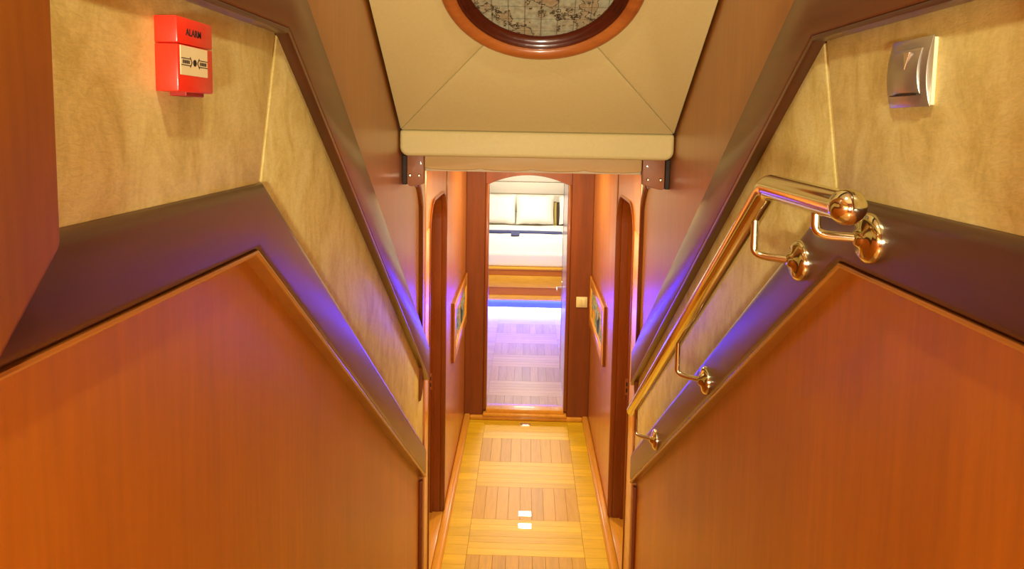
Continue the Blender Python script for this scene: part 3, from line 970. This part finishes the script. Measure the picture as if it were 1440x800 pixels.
M['art'] = art_material()
M['mat'] = plain('white picture mount', (0.85, 0.85, 0.80), rough=0.4)
for s in (-1, 1):
    ya, yb, za, zb_ = 4.30, 5.22, 0.825, 1.215
    f = CW[s]
    e = empty('framed_picture', (f, (ya + yb) / 2, za))
    tag(e, 'colourful painting in a golden frame on the %s corridor wall' % SIDE[s], 'picture')
    t0 = 0.022
    xa, xb = sorted((f - s * 0.001, f - s * 0.017))
    for (a0, a1, b0, b1) in ((ya - 0.005, ya, za - 0.004, zb_ + 0.004), (yb, yb + 0.005, za - 0.004, zb_ + 0.004), (ya, yb, za - 0.004, za), (ya, yb, zb_, zb_ + 0.004)):
        obj('outer_edge', box(xa, xb, a0, a1, b0, b1), M['jamb'], e)
    fw = 0.075
    for nm, (a0, a1, b0, b1) in (('frame_side', (ya, ya + fw, za, zb_)), ('frame_side', (yb - fw, yb, za, zb_)), ('frame_top', (ya + fw, yb - fw, zb_ - fw, zb_)), ('frame_bottom', (ya + fw, yb - fw, za, za + fw))):
        xa, xb = sorted((f - s * 0.001, f - s * t0))
        obj(nm, box(xa, xb, a0, a1, b0, b1, 0.004), M['golden'], e, smooth=True)
    xa, xb = sorted((f - s * 0.001, f - s * 0.010))
    obj('mount', box(xa, xb, ya + fw, yb - fw, za + fw, zb_ - fw), M['mat'], e)
    ga = 0.016
    bm = box(min(f - s * 0.010, f - s * 0.0115), max(f - s * 0.010, f - s * 0.0115), ya + fw + ga, yb - fw - ga, za + fw + ga, zb_ - fw - ga)
    uvl = bm.loops.layers.uv.new('UVMap')
    for fc in bm.faces:
        for lp_ in fc.loops:
            lp_[uvl].uv = (lp_.vert.co.y * 1.6 + (0.3 if s > 0 else 0), lp_.vert.co.z * 2.2)
    obj('painting', bm, M['art'], e)

# ------------------------------------------------------------------ light switch on the bulkhead
e = empty('light_switch', (0.464, Y_CAB - 0.013, 0.942))
tag(e, 'small ivory light switch on the dark bulkhead beside the cabin door', 'light switch')
obj('plate', box(0.420, 0.508, Y_CAB - 0.022, Y_CAB - 0.012, 0.942, 1.026, 0.003), M['ivory'], e, smooth=True)
for (xa, xb) in ((0.433, 0.4635), (0.4645, 0.495)):
    obj('rocker', box(xa, xb, Y_CAB - 0.026, Y_CAB - 0.020, 0.956, 1.012, 0.002), M['ivory'], e, smooth=True)

# ------------------------------------------------------------------ red alarm call point on the left landing wall
al = empty('alarm_call_point', (-0.386, 0.735, 2.424))
tag(al, 'red alarm call point box on the cream wall at the left', 'fire alarm')
ax, af = wx(-1, 0.015), -0.3605
y0, y1, z0, z1 = 0.694, 0.776, 2.425, 2.5035
zs = 2.4755
# body in two shells with a fine parting line
body = prism([(ax, y0 + 0.002, z0 + 0.001), (ax, y1 - 0.002, z0 + 0.001), (ax, y1 - 0.002, zs - 0.0004), (ax, y0 + 0.002, zs - 0.0004)], (af - ax, 0, 0), 0.0015, 2)
obj('lower_shell', body, M['red'], al, smooth=True)
obj('upper_shell', prism([(ax, y0 + 0.002, zs + 0.0004), (ax, y1 - 0.002, zs + 0.0004), (ax, y1 - 0.002, z1), (ax, y0 + 0.002, z1)], (af - ax, 0, 0), 0.0015, 2), M['red'], al, smooth=True)
obj('cable_cap', box(ax, af - 0.006, y0 + 0.03, y1 - 0.012, z0 - 0.003, z0 + 0.002, 0.001), M['red2'], al)
cp = obj('call_plate', box(af - 0.002, af + 0.0006, 0.7005, 0.7600, 2.4435, 2.4740, 0.0003, 1), M['card'], al)
text('ALARM', 0.0105, frame_mtx((0, 1, 0), (0, 0, 1), (1, 0, 0), (af + 0.0002, 0.7305, 2.4885)), M['ink'], al, bold=0.00012)
bm = bmesh.new()
for sg in (-1, 1):
    yc = 0.7305
    for zz in (0.0035, -0.0035):
        ya, yb = sorted((yc + sg * 0.0085, yc + sg * 0.0285))
        merge(bm, box(af + 0.0005, af + 0.0009, ya, yb, 2.4575 + zz - 0.0004, 2.4575 + zz + 0.0004))
    for k in range(7):
        yy = yc + sg * (0.012 + k * 0.0022)
        merge(bm, box(af + 0.0005, af + 0.0009, yy - 0.0006, yy + 0.0006, 2.4557, 2.4592))
    tip = yc + sg * 0.0055
    for zz in (1, -1):
        merge(bm, prism([(af + 0.0005, tip, 2.4575), (af + 0.0005, tip + sg * 0.004, 2.4575 + zz * 0.0055), (af + 0.0005, tip + sg * 0.0052, 2.4575 + zz * 0.0055), (af + 0.0005, tip + sg * 0.0014, 2.4575)], (0.0004, 0, 0)))
obj('arrow_marks', bm, M['ink'], cp)
obj('press_dot', lathe([(0, 0.0010), (0.0036, 0.0010), (0.0036, 0.0003)], (af, 0.7305, 2.4575), (1, 0, 0), 20), M['ink'], cp)

# ------------------------------------------------------------------ metal rocker switch on the right landing wall
sw = empty('rocker_switch', (0.445, 0.79, 2.425))
tag(sw, 'satin metal rocker switch plate on the cream wall at the right', 'light switch')
xw = wx(1, 0.0155)
ya, yb, za, zb_ = 0.751, 0.832, 2.425, 2.5025


def bowed(ya, yb, za, zb_, d0, bow, x0, n=10):
    """plate bowed about a level axis: middle stands further out"""
    pr = []
    for k in range(n + 1):
        t = k / n
        pr.append((x0 - d0 - bow * (1 - (2 * t - 1) ** 2), ya, za + (zb_ - za) * t))
    return prism([(x0, ya, za)] + pr + [(x0, ya, zb_)], (0, yb - ya, 0), 0.0008, 2, 50)


obj('back_box', box(xw - 0.005, xw, ya + 0.002, yb - 0.002, za + 0.002, zb_ - 0.002), M['ivory'], sw)
obj('plate', bowed(ya, yb, za, zb_, 0.001, 0.006, xw - 0.005), M['switch'], sw, smooth=True)
obj('rocker', bowed(ya + 0.013, yb - 0.013, za + 0.014, zb_ - 0.012, 0.0045, 0.0045, xw - 0.0058), M['switch'], sw, smooth=True)
obj('rocker_gap', box(xw - 0.0140, xw - 0.006, ya + 0.0125, yb - 0.0125, za + 0.0128, za + 0.0140), M['dark'], sw)
obj('pointer', prism([(xw - 0.0152, ya + 0.030, zb_ - 0.016), (xw - 0.0152, ya + 0.042, zb_ - 0.016), (xw - 0.0152, ya + 0.039, zb_ - 0.036)], (0.003, 0, 0), 0.0006, 2), M['chrome'], sw)

# plate low on the right panel, only its top in view
pl_ = empty('socket_plate', (0.46, 2.13, 0.87))
tag(pl_, 'pale plate low on the right wood panel at the bottom edge', 'socket')
xa = BASE[1]
obj('plate', box(xa - 0.008, xa, 1.99, 2.08, 0.875, 0.965, 0.003), M['ivory'], pl_, smooth=True)
obj('insert', box(xa - 0.010, xa - 0.006, 2.005, 2.065, 0.89, 0.95, 0.002), M['ivory'], pl_, smooth=True)

# ------------------------------------------------------------------ handrail
hr = empty('handrail', (0.44, 1.5, 1.3))
tag(hr, 'polished metal handrail with ball end on the right stair wall', 'handrail')
RX = 0.375
ball = Vector((RX, 0.79, 2.3085))
elb = Vector((RX, 1.045, 2.3085))
sd = Vector((0, math.cos(SA), -math.sin(SA)))
end = elb + sd * 1.46
path = [ball]
rb = 0.016
for k in range(7):
    t = k / 6.0
    p0 = elb + Vector((0, -rb, 0))
    p2 = elb + sd * rb
    path.append(p0 * (1 - t) ** 2 + elb * 2 * t * (1 - t) + p2 * t * t)
path.append(end)
RR = 0.0190
obj('rail', tube(path, RR, 28), M['steel'], hr, smooth=True, angle=60)
obj('ball_end', lathe([(0, -0.022)] + [(0.0215 * math.sin(math.pi * k / 14), -0.0215 * math.cos(math.pi * k / 14)) for k in range(1, 14)] + [(0, 0.0215)], ball, (0, -1, 0), 28), M['steel'], hr, smooth=True)
wxr = wx(1, 0.024)
for (fy, fz, ay, az) in ((0.851, 2.262, 0.873, 2.3085 - 0.012), (1.062, 2.190, 1.10, None), (1.559, 1.800, 1.597, None), (2.107, 1.389, 2.14, None)):
    if az is None:
        az = elb.z - SLOPE * (ay - elb.y) - 0.017
    a = Vector((RX, ay, az))
    b_ = Vector((RX + 0.002, ay - 0.002, fz + 0.012))
    c_ = Vector((RX + 0.012, fy + (ay - fy) * 0.75, fz))
    d_ = Vector((wxr - 0.006, fy, fz))
    pth = [a, a.lerp(b_, 0.5)]
    b2_ = Vector((RX, ay, fz + 0.014))
    pth = [a, b2_]
    cpt = Vector((RX, ay, fz))
    q2 = cpt.lerp(d_, 0.35)
    for k in range(1, 6):
        t = k / 5.0
        pth.append(b2_ * (1 - t) ** 2 + cpt * 2 * t * (1 - t) + q2 * t * t)
    pth.append(d_)
    br = obj('bracket', tube(pth, 0.0062, 12), M['steel'], hr, smooth=True, angle=60)
    obj('flange', lathe([(0.0, 0.021), (0.008, 0.021), (0.0115, 0.017), (0.014, 0.014), (0.024, 0.012), (0.0295, 0.009), (0.0325, 0.0045), (0.0325, 0.0), (0.0, 0.0)], (wxr, fy, fz), (-1, 0, 0), 32), M['steel'], br, smooth=True, angle=50)

# ------------------------------------------------------------------ lamps
def downlight(loc, energy, color, label, size=0.07, group=None, cone=None, glow=6.0):
    x, y, z = loc
    e = empty('downlight', loc)
    tag(e, label, 'downlight', group)
    obj('trim_ring', lathe([(0.032, -0.001), (0.045, -0.001), (0.047, -0.004), (0.042, -0.007), (0.033, -0.005)], loc, (0, 0, 1), 28), M['chrome'], e, smooth=True)
    lens = plain('lit lens', (1, 0.9, 0.7), emis=color, estr=glow)
    obj('lens', lathe([(0, -0.002), (0.033, -0.002), (0.033, 0.0)], loc, (0, 0, 1), 28), lens, e)
    la = bpy.data.lights.new('lamp', 'SPOT' if cone else 'AREA')
    la.energy = energy
    la.color = color
    if cone:
        la.spot_size = math.radians(cone)
        la.spot_blend = 0.6
        la.shadow_soft_size = 0.03
    else:
        la.shape = 'DISK'
        la.size = size
    lo = bpy.data.objects.new('lamp', la)
    col.objects.link(lo)
    lo.parent = e
    lo.location = (0, 0, -0.012)


downlight((0.03, 0.35, 3.28), E_LANDING, WARM, 'round downlight in the ceiling above the landing', size=0.085)
downlight((0.03, 3.05, CZ), E_CORR, (1.0, 0.74, 0.26), 'round downlight in the corridor ceiling nearest the stairs', group='corridor downlights')
downlight((0.04, 4.60, CZ), E_CORR, (1.0, 0.74, 0.26), 'round downlight in the corridor ceiling near the cabin door', group='corridor downlights')

# added fill lamp, unseen behind the viewer, to brighten stairwell and lid
SLP = Vector((0.03, Y_BACK, 2.12))
sl = empty('wall_lamp', SLP)
tag(sl, 'added unseen fill lamp on the wood wall behind the head of the stairs', 'fill lamp')
obj('back_plate', lathe([(0, 0), (0.07, 0), (0.07, 0.012), (0, 0.012)], SLP, (0, 1, 0), 32), M['chrome'], sl, smooth=True)
obj('opal_shade', lathe([(0.055, 0.012), (0.10, 0.03), (0.115, 0.06), (0.10, 0.095), (0.06, 0.115), (0, 0.12)], SLP, (0, 1, 0), 32), plain('opal glass', (1, 0.95, 0.85), emis=(1.0, 0.91, 0.66), estr=4.0), sl, smooth=True)
la = bpy.data.lights.new('lamp', 'AREA')
la.shape = 'DISK'
la.size = 0.22
la.energy = E_FILL
la.color = (1.0, 0.91, 0.66)
lo = bpy.data.objects.new('lamp', la)
col.objects.link(lo)
lo.parent = sl
lo.location = (0, 0.135, 0)
lo.rotation_euler = (math.radians(90), 0, 0)

# cabin ceiling lamps
for (xx, yy, pw, lab) in ((0.03, 7.4, 0.75, 'square ceiling light panel in front of the bed'), (0.03, 9.8, 0.72, 'square ceiling light panel over the pillows')):
    e = empty('ceiling_light', (xx, yy, BZ))
    tag(e, lab, 'ceiling light', 'cabin ceiling lights')
    obj('frame', box(xx - 0.32, xx + 0.32, yy - 0.32, yy + 0.32, BZ - 0.03, BZ, 0.006), M['chrome'], e)
    obj('diffuser', box(xx - 0.30, xx + 0.30, yy - 0.30, yy + 0.30, BZ - 0.034, BZ - 0.029), plain('lit diffuser', (1, 1, 1), emis=(1, 0.93, 0.82), estr=4.0), e)
    la = bpy.data.lights.new('lamp', 'AREA')
    la.shape = 'SQUARE'
    la.size = 0.58
    la.energy = E_BED * pw
    la.color = (1, 0.88, 0.70)
    lo = bpy.data.objects.new('lamp', la)
    col.objects.link(lo)
    lo.parent = e
    lo.location = (0, 0, -0.045)
